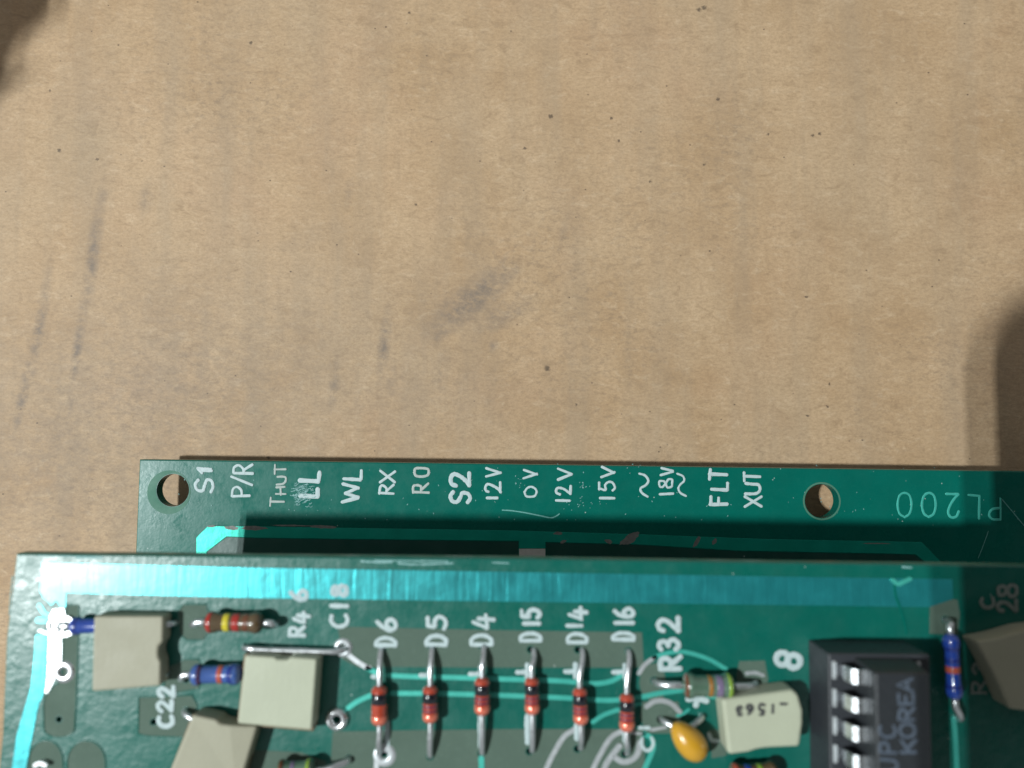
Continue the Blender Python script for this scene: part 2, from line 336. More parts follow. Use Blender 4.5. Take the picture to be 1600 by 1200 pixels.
# ------------------------------------------------------------------ lettering
G = {
 '0': [[(.5, 1), (.15, .85), (0, .5), (.15, .12), (.5, 0), (.85, .12), (1, .5), (.85, .85), (.5, 1)]],
 '1': [[(.5, 1), (.5, 0)]], 'I': [[(.5, 1), (.5, 0)]],
 '2': [[(.02, .75), (.2, .97), (.6, 1), (.85, .8), (.7, .5), (.35, .22), (.05, .03)], [(.05, .03), (1, .02)]],
 '3': [[(.05, .85), (.4, 1), (.8, .85), (.7, .6), (.4, .52)], [(.4, .52), (.85, .45), (.95, .2), (.5, 0), (.05, .12)]],
 '4': [[(.45, 1), (.1, .4), (.05, .33), (1, .38)], [(.7, .72), (.62, 0)]],
 '5': [[(.9, 1), (.25, .98)], [(.25, .98), (.2, .6), (.6, .62), (.95, .4), (.8, .08), (.4, 0), (.05, .1)]],
 '6': [[(.75, 1), (.3, .7), (.08, .3), (.3, 0), (.75, .02), (.95, .25), (.7, .48), (.3, .42), (.1, .25)]],
 '8': [[(.5, .52), (.15, .7), (.2, .95), (.5, 1), (.8, .95), (.85, .7), (.5, .52), (.05, .35), (.1, .05), (.5, 0), (.9, .05), (.95, .35), (.5, .52)]],
 'A': [[(0, 0), (.5, 1), (1, 0)], [(.2, .35), (.8, .35)]],
 'C': [[(.9, .92), (.5, 1), (.12, .78), (0, .45), (.2, .08), (.6, 0), (.95, .1)]],
 'D': [[(.08, 0), (.08, 1)], [(.08, 1), (.55, .98), (.95, .7), (.95, .3), (.55, .02), (.08, 0)]],
 'E': [[(.95, 1), (.05, 1), (.05, 0), (.95, 0)], [(.05, .5), (.8, .5)]],
 'F': [[(.05, 0), (.05, 1)], [(.05, 1), (1, 1)], [(.05, .5), (.75, .52)]],
 'H': [[(.05, 1), (.05, 0)], [(.95, 1), (.95, 0)], [(.05, .5), (.95, .5)]],
 'K': [[(.05, 1), (.05, 0)], [(.95, 1), (.1, .45)], [(.3, .6), (1, 0)]],
 'L': [[(.1, 1), (.05, .05)], [(.05, .05), (.95, 0)]],
 'O': [[(.5, 1), (.1, .85), (0, .5), (.15, .1), (.5, 0), (.85, .1), (1, .5), (.85, .88), (.5, 1)]],
 'P': [[(.1, 0), (.1, 1)], [(.1, 1), (.7, .98), (.95, .75), (.7, .5), (.1, .45)]],
 'R': [[(.1, 0), (.1, 1)], [(.1, 1), (.7, .98), (.9, .75), (.65, .5), (.1, .48)], [(.4, .48), (1, 0)]],
 'S': [[(.95, .85), (.6, 1), (.2, .9), (.15, .62), (.5, .5), (.9, .38), (.85, .1), (.45, 0), (.05, .12)]],
 'T': [[(0, 1), (1, 1)], [(.5, 1), (.5, 0)]],
 'U': [[(.05, 1), (.1, .3), (.4, 0), (.8, .1), (.95, .5), (.95, 1)]],
 'V': [[(0, 1), (.5, 0)], [(.5, 0), (1, 1)]], 'W': [[(0, 1), (.25, 0)], [(.25, 0), (.5, .8)], [(.5, .8), (.75, 0)], [(.75, 0), (1, 1)]],
 'X': [[(0, 1), (1, 0)], [(0, 0), (1, 1)]], '/': [[(0, 0), (1, 1)]], '-': [[(0, .5), (1, .5)]],
}
SHARP = set('TLFEHKAVWXI1/-')
def lettering(fr, parent, chars, wpx, mat, h=0.0, rot=90, extra=(), jit=.6, z=None):
    """chars: (glyph, xl, xr, yt, yb) boxes in the photograph; one legend = one mesh"""
    V, F = [], []; z = (.035 if z is None else z)*MM; k = 0
    strokes = []
    for g, xl, xr, yt, yb in chars:
        for s in G[g]:
            P = []
            for u, v in s:
                if rot == 90: x, y = xr-v*(xr-xl), yb-u*(yb-yt)
                elif rot == 180: x, y = xr-u*(xr-xl), yt+v*(yb-yt)
                else: x, y = xl+u*(xr-xl), yb-v*(yb-yt)
                P.append((x+random.uniform(-jit, jit), y+random.uniform(-jit, jit), 0))
            strokes.append(P if g in SHARP or len(P) < 4 else catmull(P, 5))
    for e in extra: strokes.append(catmull([(x, y, 0) for x, y in e], 5))
    for P in strokes:
        pts = [fr(p[0], p[1], h) for p in P]
        if len(pts) == 2: pts = [pts[0].lerp(pts[1], t/4) for t in range(5)]
        wd = (fr(801, 1000, h)-fr(800, 1000, h)).length*wpx*random.uniform(.9, 1.1)
        ribbon(V, F, pts, wd, h*MM+z+k*.003*MM, .02*MM); k += 1
    return mesh('lettering', V, F, mat, parent, True)

# ------------------------------------------------------------------ lower board
low = empty('circuit_board', FL.o)
tag(low, 'plain green circuit board with two round holes and hand-lettered terminal names, lying on cardboard', 'circuit board')
outer = [FL(218, 718), FL(700, 724), FL(1200, 731), FL(1600, 736.5), FL(2100, 743), FL(2140, 2000), FL(165, 2000), FL(212, 862)]
h1, h2 = FL(270, 766), FL(1284, 783); k = (FL(801, 780)-FL(800, 780)).length
holes = [circ(h1, 25.5*k, 40), circ(h2, 26.5*k, 40)]
plate('laminate', outer, holes, -1.6*MM, 0, M['mask_low'], low, .12*MM)
ring = circ(FL(264, 769), 34*k, 40); plate('washer_mark', ring, [circ(h1, 26.3*k, 40)], .004*MM, .018*MM, M['pale'], low)
plate('hole_rim', circ(h2, 29.5*k, 40), [circ(h2, 27*k, 40)], .004*MM, .02*MM, M['pale'], low)
# copper ring round the hidden footprint, with its tab
o_ = [(306, 1100), (307, 840), (325, 822), (400, 822.5), (800, 829), (1000, 835), (1200, 842.5), (1440, 847), (1476, 884), (1520, 1100)]
i_ = [(1490, 1100), (1455, 886), (1431, 866), (1400, 865), (1150, 860), (1000, 850.5), (852, 846.5), (852, 857), (811, 857), (811, 845), (600, 842.5), (400, 840), (354, 838), (323, 862), (322, 1100)]
plate('copper_trace', [FL(*p) for p in o_+i_], [], .002*MM, .05*MM, M['cu_low'], low, .015*MM)
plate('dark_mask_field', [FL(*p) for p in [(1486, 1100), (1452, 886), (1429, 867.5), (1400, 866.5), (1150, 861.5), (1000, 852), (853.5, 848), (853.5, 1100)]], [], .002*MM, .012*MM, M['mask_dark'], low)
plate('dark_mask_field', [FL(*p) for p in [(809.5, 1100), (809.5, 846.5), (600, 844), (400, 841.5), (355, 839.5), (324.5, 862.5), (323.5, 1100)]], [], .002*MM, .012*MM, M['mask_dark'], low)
plate('tinned_tab', [FL(*p) for p in [(811, 857.4), (852, 857.4), (853, 1000), (811, 1000)]], [], .002*MM, .055*MM, M['tab'], low)
def blotch(fr, parent, name, cx, cy, rx, ry, mat, z0, z1, ang=0, n=22, j=.22):
    P = []
    for q in range(n):
        a = 2*math.pi*q/n; r = 1+random.uniform(-j, j); x, y = rx*r*math.cos(a), ry*r*math.sin(a); ca, sa = math.cos(math.radians(ang)), math.sin(math.radians(ang))
        P.append(fr(cx+x*ca+y*sa, cy-x*sa+y*ca))
    return plate(name, P, [], z0*MM, z1*MM, mat, parent)
for cx, cy, rx, ry, an in ((362, 825, 12, 3.2, -4), (396, 825, 20, 3.4, -2), (505, 823, 22, 2.2, -2), (455, 821, 30, 1.2, -1), (872, 833, 7, 2.4, 0), (880, 846, 5, 2.5, 20), (951, 846, 6, 3.5, -20), (984, 842, 17, 6, 30), (1089, 846, 9, 3.5, 55), (1116, 846, 5, 3, 60), (1370, 849, 20, 1, 0), (330, 822, 7, 1.6, 0)):
    blotch(FL, low, 'worn_patch', cx, cy, rx, ry, M['worn'], .03, .058, an)
T = lambda chars, wpx=6, mat='white', **kw: lettering(FL, low, chars, wpx*.88, M[mat], jit=.9, **kw)
T([('S', 306, 333, 748, 770)], 5.6, extra=[[(331, 735.5), (320, 735), (310, 733)], [(330, 733), (318, 732.5), (309, 731.5)], [(316, 739), (313, 736), (311, 733)]])
T([('P', 363, 391, 760, 777), ('/', 362, 394, 744, 757), ('R', 366, 395, 726, 741)], 5)
T([('T', 423, 444, 777, 791), ('H', 431, 446, 760, 773), ('U', 433, 447, 744, 757), ('T', 430, 447, 727, 740)], 3.6, 'faint')
T([('L', 470, 497, 764, 776), ('L', 469, 499, 737, 752)], 8)
T([('W', 535, 560, 756, 784), ('L', 538, 565, 735, 750)], 6)
T([('R', 593, 615, 757, 772), ('X', 594, 618, 736, 754)], 4.6)
T([('R', 646, 670, 756, 771), ('O', 647, 670, 731, 745)], 4.4, 'faint')
T([('S', 703, 735, 768, 786), ('2', 705, 734, 738, 760)], 7)
T([('1', 761, 778, 775, 782), ('2', 758, 783, 754, 769), ('V', 760, 782, 732, 744)], 4.6)
T([('0', 820, 838, 761, 777), ('V', 818, 839, 734, 748)], 4)
T([('1', 869, 890, 780, 785), ('2', 869, 892, 760, 772), ('V', 872, 893, 732, 749)], 4.6)
T([('1', 938, 960, 776, 781), ('5', 936, 960, 752, 768), ('V', 940, 960, 730, 746)], 4.4)
T([], 4, extra=[[(999, 740), (1008, 743), (1013, 751), (1009, 758), (1001, 763), (1003, 770), (1012, 776)]])
T([('1', 1031, 1051, 769, 775), ('8', 1030, 1051, 749, 762), ('V', 1033, 1052, 731, 742)], 4.2)
T([], 3.6, extra=[[(1058, 740), (1067, 744), (1069, 751), (1063, 757), (1060, 763), (1063, 770), (1072, 775)]])
T([('F', 1110, 1137, 775, 789), ('L', 1111, 1137, 754, 766), ('T', 1109, 1136, 734, 748)], 5.6)
T([('X', 1164, 1189, 775, 792), ('U', 1165, 1188, 755, 772), ('T', 1163, 1187, 738, 751)], 5)
lettering(FL, low, [('P', 1544, 1565, 779, 812), ('L', 1512, 1531, 773, 810), ('2', 1478, 1498, 771, 808), ('0', 1440, 1462, 770, 808), ('0', 1402, 1424, 770, 808)], 3.6, M['cu_thin'], rot=180, jit=.3)
# scratches, scuffs and dust on the lower board
def marks(name, fr, parent, lines, mat, z):
    V, F = [], []
    for i, (P, wpx) in enumerate(lines):
        pts = [fr(p.x, p.y) for p in catmull([(x, y, 0) for x, y in P], 6)]
        ribbon(V, F, pts, (fr(801, 800)-fr(800, 800)).length*wpx, z*MM+(i % 50)*.0006*MM, .012*MM)
    return mesh(name, V, F, mat, parent, True)
marks('scratch', FL, low, [([(785, 797), (800, 798), (820, 801), (845, 806), (860, 809), (868, 807), (874, 803)], 1.9)], M['scratch'], .03)
marks('scratch', FL, low, [([(1566, 781), (1578, 795), (1592, 812), (1604, 826)], 1.4)], M['scratch'], .03)
marks('scratch', FL, low, [([(1544, 830), (1535, 855), (1528, 872)], 1.1)], M['scratch'], .03)
sm = []
for q in range(130):
    a = random.uniform(0, 6.28); r = random.random()**.6; x, y = 472+19*r*math.cos(a), 776+20*r*math.sin(a)-8*random.random(); l = random.uniform(2, 6)
    sm.append(([(x, y), (x+l*.5, y+random.uniform(-1, 1)), (x+l, y-l*.25)], random.uniform(.6, 1.2)))
for q in range(46):
    cx, cy = random.choice(((908, 757), (912, 785), (990, 731), (812, 752), (888, 790))); x, y = random.gauss(cx, 7), random.gauss(cy, 5); l = random.uniform(.8, 2.4)
    sm.append(([(x, y), (x+l*.6, y-l*.4)], random.uniform(.7, 1.4)))
for q in range(90):
    x, y = random.uniform(230, 1560), random.uniform(725, 815); l = random.uniform(.5, 1.6)
    sm.append(([(x, y), (x+l*random.uniform(-1, 1), y-l)], random.uniform(.6, 1.3)))
o = marks('dust_and_scuffs', FL, low, sm, M['smear'], .022); tag(o, kind='stuff')
for px, py in ((330, 1500), (1500, 1500), (400, 800), (1480, 810), (900, 790), (900, 1500)):
    p = FL(px, py); a = Vector((p.x, p.y, -1.65*MM)); lathe('solder_foot', a, Vector((p.x, p.y+1e-6, -ZL)), [(0, 1.2*MM), (.35, .8*MM), (1, .45*MM)], M['solder'], low, 12)

# ------------------------------------------------------------------ upper board
up = empty('circuit_board', FU.o)
tag(up, 'populated green circuit board raised over the plain one, with diodes, cream capacitors and a chip', 'circuit board')
KU = (FU(801, 1000)-FU(800, 1000)).length
HOLES = [(100, 1050, 5.5), (92, 1124, 5), (240, 1128, 5), (275, 972, 5), (262, 1052, 5), (304, 975, 5), (290, 1062, 5), (291, 1110, 5), (434, 975, 5), (383, 1010, 5), (540, 1012, 6), (528, 1124, 6),
         (598, 1014, 5), (675, 1012, 5), (754, 1010, 5), (829, 1015, 5), (903, 1015, 5), (982, 1017, 5), (600, 1177, 5), (672, 1182, 5), (752, 1177, 5), (827, 1174, 5), (902, 1170, 5), (976, 1178, 5),
         (1022, 1063, 5), (1178, 1066, 5), (1032, 1124, 6.5), (1098, 1118, 5), (1477, 968, 5), (1496, 1121, 5), (545, 1185, 5.5), (96, 977, 5)]
HP = [(x, y, circ(FU(x, y), r*KU, 12)) for x, y, r in HOLES]
outer = [FU(25, 865), FU(400, 869), FU(800, 872.5), FU(1200, 879), FU(1600, 884), FU(2100, 890), FU(2150, 1900), FU(-75, 1900), FU(3, 1150), FU(9, 1000)]
plate('laminate', outer, [c for _, _, c in HP], -1.6*MM, 0, M['mask_up'], up, .14*MM)
def inside(px, py, P):
    c = False
    for i in range(len(P)):
        (x0, y0), (x1, y1) = P[i-1], P[i]
        if (y0 > py) != (y1 > py) and px < (x1-x0)*(py-y0)/(y1-y0)+x0: c = not c
    return c
def bare(P, rim=True, z=.016):
    H = [circ(FU(x, y), 6.2*KU, 12) for x, y, _ in HP if inside(x, y, P) and all(inside(x+9*math.cos(a), y+9*math.sin(a), P) for a in (0, 1.57, 3.14, 4.71))]
    o = plate('bare_laminate_window', [FU(*p) for p in P], H, .002*MM, z*MM, M['bare'], up)
    if rim:
        V, F = [], []; pts = [FU(*p) for p in P]+[FU(*P[0])]; ribbon(V, F, pts, 2.2*KU, .004*MM, .07*MM); mesh('mask_rim', V, F, M['mask_up'], o, True)
def arc(cx, cy, r, a0, a1, n=8, sy=1): return [(cx+r*math.cos(math.radians(a0+(a1-a0)*i/n)), cy+r*sy*math.sin(math.radians(a0+(a1-a0)*i/n))) for i in range(n+1)]
bare([(104, 945), (124, 945), (123, 1000), (120, 1080), (117, 1140)]+arc(93, 1139, 24, 0, 180, 8, .55)+[(68, 1100), (70, 1088), (84, 1072), (97, 1062), (98, 1000), (103, 965)])
bare(arc(302, 968, 26, -180, 180, 20, 1.05)[:-1] and [(287, 944), (322, 944), (326, 958), (327, 985), (318, 1000), (292, 1000), (280, 990), (278, 955)])
bare([(288, 1030), (310, 1030), (316, 1050), (310, 1076), (268, 1084), (255, 1078), (262, 1042)])
bare([(217, 1089), (300, 1086), (308, 1100), (306, 1140), (285, 1152), (232, 1150), (216, 1146)])
bare(arc(72, 1190, 27, -175, 5, 10, 1.25)+[(99, 1260), (45, 1260)])
bare(arc(135, 1190, 30, -175, -5, 10, 1.1)+[(165, 1260), (105, 1260)])
bare([(528, 979), (800, 985), (1003, 988), (1006, 1040), (1004, 1043), (900, 1043), (780, 1043), (620, 1042), (560, 1043), (535, 1030)], False)
bare([(520, 1143), (640, 1141), (800, 1139), (1006, 1139), (1010, 1290), (510, 1290)], False)
bare(arc(1023, 1066, 24, 90, 270, 10, 1.25)+[(1034, 1038), (1040, 1060), (1036, 1094)], False)
bare([(1453, 935), (1496, 937), (1500, 960), (1496, 992), (1452, 990)], False)
bare([(1155, 1033), (1195, 1032), (1200, 1060), (1196, 1092), (1160, 1094), (1150, 1060)], False)
bare([(1004, 1096), (1060, 1096), (1066, 1130), (1050, 1146), (1010, 1146), (1000, 1120)], False)
bare([(360, 1180), (400, 1172), (470, 1175), (510, 1190), (505, 1280), (350, 1280)], False)
bare([(1108, 1140), (1130, 1140), (1136, 1180), (1112, 1185)], False)
# masked copper
band = [(66, 879), (250, 883.5), (400, 887), (800, 893.5), (1200, 900.5), (1488, 905), (1489, 936), (1452, 948.5), (1200, 945), (800, 940), (400, 934.5), (250, 930.5), (104, 926), (103, 948), (97, 950), (88, 938), (80, 946), (74, 938), (68, 934), (63, 924), (64, 900)]
plate('copper_trace', [FU(*p) for p in band], [], .002*MM, .05*MM, M['cu_up'], up, .015*MM)
def trace(P, wpx, mat='cu_thin', name='copper_trace', th=.045, z=.02, smooth=True):
    V, F = [], []; Q = catmull([(x, y, 0) for x, y in P], 6) if smooth else [Vector((x, y, 0)) for x, y in P]
    ribbon(V, F, [FU(p[0], p[1]) for p in Q], wpx*KU, z*MM, th*MM, False); return mesh(name, V, F, M[mat], up)
plate('copper_trace', [FU(*p) for p in [(56, 992), (74, 992), (73, 1030), (71, 1062), (68, 1085), (60, 1105), (51, 1150), (41, 1200), (30, 1290), (8, 1290), (19, 1200), (26, 1150), (36, 1115), (48, 1075), (53, 1035)]], [], .002*MM, .05*MM, M['cu_up'], up, .01*MM)
trace([(60, 969), (76, 969.5)], 9, 'cu_up'); trace([(62, 946), (70, 958), (76, 962)], 7, 'cu_up'); trace([(62, 985), (77, 990)], 5, 'tin')
# tinned conductor at the left with its ring pad
plate('tinned_trace', [FU(*p) for p in [(83, 952), (100, 950), (103, 962), (97, 1000), (97, 1038), (90, 1046), (86, 1062), (76, 1084), (70, 1083), (74, 1050), (76, 1000), (77, 965)]], [circ(FU(96, 977), 5.5*KU, 12)] and [], .002*MM, .06*MM, M['solder'], up, .02*MM)
def pad(px, py, r, rh, mat='tin', th=.14, n=22, sy=1):
    c = FU(px, py); V, F = [], []
    prof = [(r*KU, 0), (r*.92*KU, th*.6), (r*.75*KU, th), ((rh+(r-rh)*.3)*KU, th), (rh*1.02*KU, th*.55), (rh*1.0*KU, .004)]
    for R, z in prof:
        for q in range(n): a = 2*math.pi*q/n; V.append(Vector((c.x+R*math.cos(a), c.y+R*sy*math.sin(a), .004*MM+z*MM)))
    for i in range(len(prof)-1):
        for q in range(n): F.append((i*n+q, i*n+(q+1) % n, (i+1)*n+(q+1) % n, (i+1)*n+q))
    return mesh('solder_pad', V, F, M[mat], up, True)
pad(100, 1050, 17.5, 5.5, 'solder', .16); pad(536, 1012, 15, 5.5, 'tin', .2); pad(527, 1123, 18.5, 6, 'solder', .5); pad(601, 1180, 18, 5, 'tin', .1)
pad(86, 977, 14, 5, 'solder', .2)
trace([(98, 966), (107, 965), (113, 969)], 8, 'solder', 'solder_prong', .3); trace([(98, 989), (105, 990), (112, 988)], 8, 'solder', 'solder_prong', .3)
trace([(541, 1020), (556, 1032), (570, 1041), (578, 1044)], 8, 'tin', 'tinned_trace')
trace([(574, 1043), (584, 1049), (592, 1052)], 8)
trace([(606, 1055), (650, 1057), (700, 1058), (760, 1060), (830, 1062), (880, 1064), (925, 1068), (955, 1064), (975, 1052)], 8)
trace([(544, 1106), (560, 1095), (585, 1084)], 8); trace([(612, 1083), (680, 1083.5), (780, 1086), (880, 1090), (950, 1094), (1000, 1089), (1030, 1083), (1066, 1078)], 8)
trace([(926, 1128), (945, 1116), (975, 1106), (1000, 1099)], 7)
trace([(998, 1052), (1008, 1038), (1024, 1026)], 7, 'tin', 'tinned_trace'); trace([(1021, 1027), (1040, 1021), (1062, 1018), (1085, 1022), (1110, 1031), (1134, 1045)], 7)
trace([(1010, 1104), (1022, 1096), (1036, 1095), (1050, 1100), (1062, 1112)], 8, 'tin', 'tinned_trace'); trace([(1058, 1118), (1066, 1116), (1076, 1108)], 4.5)
trace([(900, 1138), (882, 1150), (868, 1172), (852, 1206), (840, 1260)], 8, 'tin', 'tinned_trace'); trace([(972, 1142), (955, 1152), (940, 1175), (925, 1206), (910, 1260)], 8, 'tin', 'tinned_trace'); trace([(968, 1165), (955, 1182), (944, 1202), (930, 1260)], 9, 'tin', 'tinned_trace')
trace([(962, 1184), (972, 1190), (985, 1188), (996, 1178), (1000, 1160)], 9, 'tin', 'tinned_trace'); trace([(986, 1145), (1000, 1146), (1008, 1147)], 4, 'tin', 'tinned_trace')
trace([(1006, 1147), (1017, 1152), (1021, 1165), (1016, 1182), (1006, 1206), (995, 1260)], 8); trace([(590, 1172), (588, 1200), (586, 1260)], 8, 'tin', 'tinned_trace'); trace([(752, 1184), (753, 1210), (754, 1260)], 9)
trace([(1105, 1088), (1130, 1091), (1150, 1094)], 5); trace([(1490, 1122), (1493, 1160), (1497, 1260)], 8)
trace([(1166, 1052), (1180, 1051), (1192, 1055)], 6, 'tin', 'tinned_trace'); trace([(1018, 1140), (1040, 1136)], 5, 'tin', 'tinned_trace')
trace([(1394, 906), (1402, 912), (1412, 908), (1421, 904)], 7, 'cu_thin', 'mask_blob', .12, .05); trace([(1397, 915), (1399, 930), (1406, 950), (1412, 970), (1416, 990)], 4, 'mask_low', 'mask_run', .05, .05)
# legends on the upper board (drawn by hand)
TU = lambda chars, wpx=6.6, mat='white', z=.06, **kw: lettering(FU, up, chars, wpx, M[mat], z=z, **kw)
TU([('R', 453, 476, 979, 994), ('4', 459, 484, 956, 974)], 6.5); TU([('6', 455, 479, 922, 938)], 7, 'ghost')
TU([('C', 517, 543, 960, 979), ('1', 518, 543, 943, 950)], 7); TU([('8', 520, 541, 915, 930)], 8, 'ghost')
TU([('D', 588, 618, 997, 1009), ('6', 590, 618, 967, 985)]); TU([('D', 667, 697, 993, 1008), ('5', 668, 697, 962, 983)])
TU([('D', 737, 768, 992, 1008), ('4', 739, 772, 960, 982)]); TU([('D', 814, 845, 989, 1002), ('1', 818, 843, 971, 978), ('5', 815, 843, 952, 966)])
TU([('D', 887, 917, 990, 1004), ('1', 886, 909, 973, 982), ('4', 890, 917, 949, 968)]); TU([('D', 958, 990, 989, 1000), ('1', 961, 989, 969, 976), ('6', 960, 989, 950, 965)])
TU([('R', 1032, 1063, 1026, 1047), ('3', 1029, 1060, 999, 1015), ('2', 1029, 1060, 965, 986)], 8)
TU([], 9, extra=[arc(1222, 1029, 9.5, 0, 360, 14), arc(1240, 1033, 10, 0, 360, 14)])
TU([('C', 248, 270, 1118, 1135), ('2', 248, 269, 1094, 1111), ('2', 249, 272, 1073, 1088)], 7); TU([('C', 1002, 1020, 1152, 1172), ('1', 999, 1015, 1133, 1140)], 6)
TU([], 9, extra=[[(1075, 1092), (1088, 1090), (1104, 1095)], [(1090, 1086), (1089, 1094), (1087, 1102)]]); TU([], 6, extra=[[(1107, 1146), (1112, 1156), (1121, 1157)]])
TU([('C', 1532, 1552, 934, 949), ('2', 1559, 1588, 938, 955), ('8', 1559, 1588, 914, 932)], 6.5, 'dim'); TU([('R', 1518, 1540, 1064, 1084), ('3', 1520, 1540, 1034, 1052)], 5, 'dim')
# hand-drawn polarity marks beside each diode
for dx, y, x1 in ((586, 1057, 598), (661, 1055, 675), (738, 1053, 755), (812, 1050, 828), (887, 1049, 903), (962, 1050, 980)):
    TU([], 7, extra=[[(dx-4, y), (dx+4, y), (x1-4, y-1)], [(x1-4, y-12), (x1-4, y), (x1-4, y+9)]])
for x, y0, y1 in ((605, 1128, 1166), (751, 1120, 1166), (824, 1118, 1160), (901, 1132, 1154), (976, 1142, 1158)):
    TU([], 8, extra=[[(x, y0), (x, (y0+y1)/2), (x+.5, y1)]])

for q_ in [([(565, 877), (590, 878.5), (612, 878)], 3.2), ([(622, 880), (650, 882), (708, 880)], 2.6), ([(585, 875.5), (640, 876.5), (700, 877)], 1.8), ([(770, 879), (795, 880)], 2.2), ([(60, 868), (100, 869), (150, 870)], 2), ([(120, 872), (160, 871)], 3), ([(1410, 886), (1424, 887)], 3), ([(20, 900), (17, 930), (15, 960)], 2)]: marks('edge_wear', FU, up, [q_], M['smear'], .01)
# ---- components (parts of the upper board; their own pieces are sub-parts)
def bent_lead(parent, a, b, hole, r=.3, mat='lead', drop=True):
    p = FU(*hole); pts = [a, a.lerp(b, .5), b]
    e = Vector((p.x, p.y, -1.3*MM)); mid = Vector((p.x, p.y, max(.12*MM, b.z*.35)))
    d = catmull([b, b.lerp(mid, .5)+Vector((0, 0, (b.z-mid.z)*.3)), mid, e], 5); tube('lead', pts[:-1]+d, r*MM, M[mat], parent)
def resistor(p0, p1, rpx, h, mat, bands, holes, dog=True):
    a, b = FU(p0[0], p0[1], h), FU(p1[0], p1[1], h); r = rpx*KU*.97; e = r*1.06 if dog else r
    P = [(0, r*.25), (.02, r*.72), (.06, r*.97), (.10, e), (.17, e), (.24, r*.9), (.5, r*.87), (.76, r*.9), (.83, e), (.90, e), (.94, r*.97), (.98, r*.72), (1, r*.25)]
    o = lathe('resistor', a, b, P, M[mat], up)
    def rad(t):
        for (t0, r0), (t1, r1) in zip(P, P[1:]):
            if t0 <= t <= t1: return r0+(r1-r0)*(t-t0)/(t1-t0)
    for t, wd, m in bands:
        q = [t-wd/2+wd*i/4 for i in range(5)]
        lathe('colour_band', a, b, [(q[0], rad(q[0])*.98)]+[(x, rad(x)+.02*MM) for x in q]+[(q[-1], rad(q[-1])*.98)], M[m], o)
    ax = (b-a).normalized()
    if holes[0]: bent_lead(o, a+ax*.1*MM, a-ax*.7*MM, holes[0])
    if holes[1]: bent_lead(o, b-ax*.1*MM, b+ax*.7*MM, holes[1])
    return o
resistor((321, 972), (412, 973), 15.5, 1.15, 'r_brown', [(.09, .09, 'red'), (.385, .1, 'yellow'), (.55, .12, 'red'), (.72, .10, 'brown')], ((304, 974), (434, 974)))
resistor((299, 1054), (378, 1053), 15.5, 1.15, 'r_blue', [(.20, .07, 'purple'), (.60, .10, 'rust'), (.80, .10, 'navy')], ((288, 1058), None))
resistor((110, 978), (190, 977), 13, 1.0, 'r_dblue', [(.15, .05, 'navy')], ((98, 977), None))
resistor((1067, 1071), (1146, 1072), 18.5, 1.3, 'r_olive', [(.05, .06, 'brown'), (.52, .08, 'orange'), (.70, .13, 'violet'), (.90, .09, 'lime')], ((1024, 1064), (1178, 1066)))
resistor((1485, 990), (1492, 1092), 12, 1.3, 'r_dblue', [(.22, .06, 'navy'), (.40, .07, 'navy'), (.54, .10, 'rust'), (.80, .06, 'navy')], ((1478, 969), (1495, 1120)))
resistor((432, 1206), (492, 1204), 17, 1.2, 'r_olive', [(.16, .10, 'brown'), (.45, .1, 'violet'), (.85, .09, 'lime')], (None, (544, 1186)))
resistor((1140, 1212), (1215, 1207), 17, 1.2, 'r_brown', [(.12, .1, 'rust'), (.38, .12, 'r_dblue'), (.62, .1, 'lime')], (None, None))

def diode(x, y0, y1, hw, ytop, ybot, h=.95, tilt=0, style=0):
    a, b = FU(x+tilt, y0, h), FU(x-tilt, y1, h); r = hw*KU
    P = [(0, r*.35), (.03, r*.75), (.10, r*.98), (.3, r), (.7, r), (.90, r*.98), (.97, r*.75), (1, r*.35)]
    o = lathe('diode', a, b, P, M['glass'], up)
    rb = r+.02*MM
    lathe('cathode_band', a, b, [(.17, r*.98), (.18, rb), (.30, rb), (.44, rb), (.45, r*.98)], M['black'], o)
    lathe('slug_highlight', a, b, [(.74, r*.98), (.76, rb), (.88, rb), (.95, r*.83), (.955, r*.5)], M['slug'], o).name = 'anode_slug_glint'  # slug end, its pink highlight painted as a band on the glass
    if style: 
        lathe('type_marking', a, b, [(.50, r*.99), (.505, r+.012*MM), (.55, r+.012*MM), (.555, r*.99)], M['purple'], o)
        lathe('type_marking', a, b, [(.62, r*.99), (.625, r+.012*MM), (.66, r+.012*MM), (.665, r*.99)], M['purple'], o)
    ax = (b-a).normalized()
    for s, e, yy, xx in ((a, -1, ytop, x+2.5), (b, 1, ybot, x)):
        q = FU(xx, yy); p1 = s+ax*e*.8*MM; m = Vector((q.x, q.y, .45*MM)); m = m-ax*e*.5*MM
        pts = catmull([s-ax*e*.2*MM, p1, p1.lerp(m, .5)+Vector((0, 0, .12*MM)), m, Vector((q.x, q.y, 0)), Vector((q.x, q.y, -1.3*MM))], 5)
        tube('lead', pts, .26*MM, M['lead'], o)
diode(593, 1071, 1133, 12.5, 1015, 1177, style=0); diode(672.5, 1071, 1129, 12, 1013, 1181, style=1); diode(753.5, 1058, 1117, 12, 1010, 1177, style=1)
diode(831.5, 1058, 1116, 11.5, 1015, 1173, style=1, tilt=-.5); diode(907, 1074, 1132, 11.5, 1015, 1169, style=1, tilt=-1); diode(979.5, 1083, 1143, 11.5, 1017, 1177, style=1)

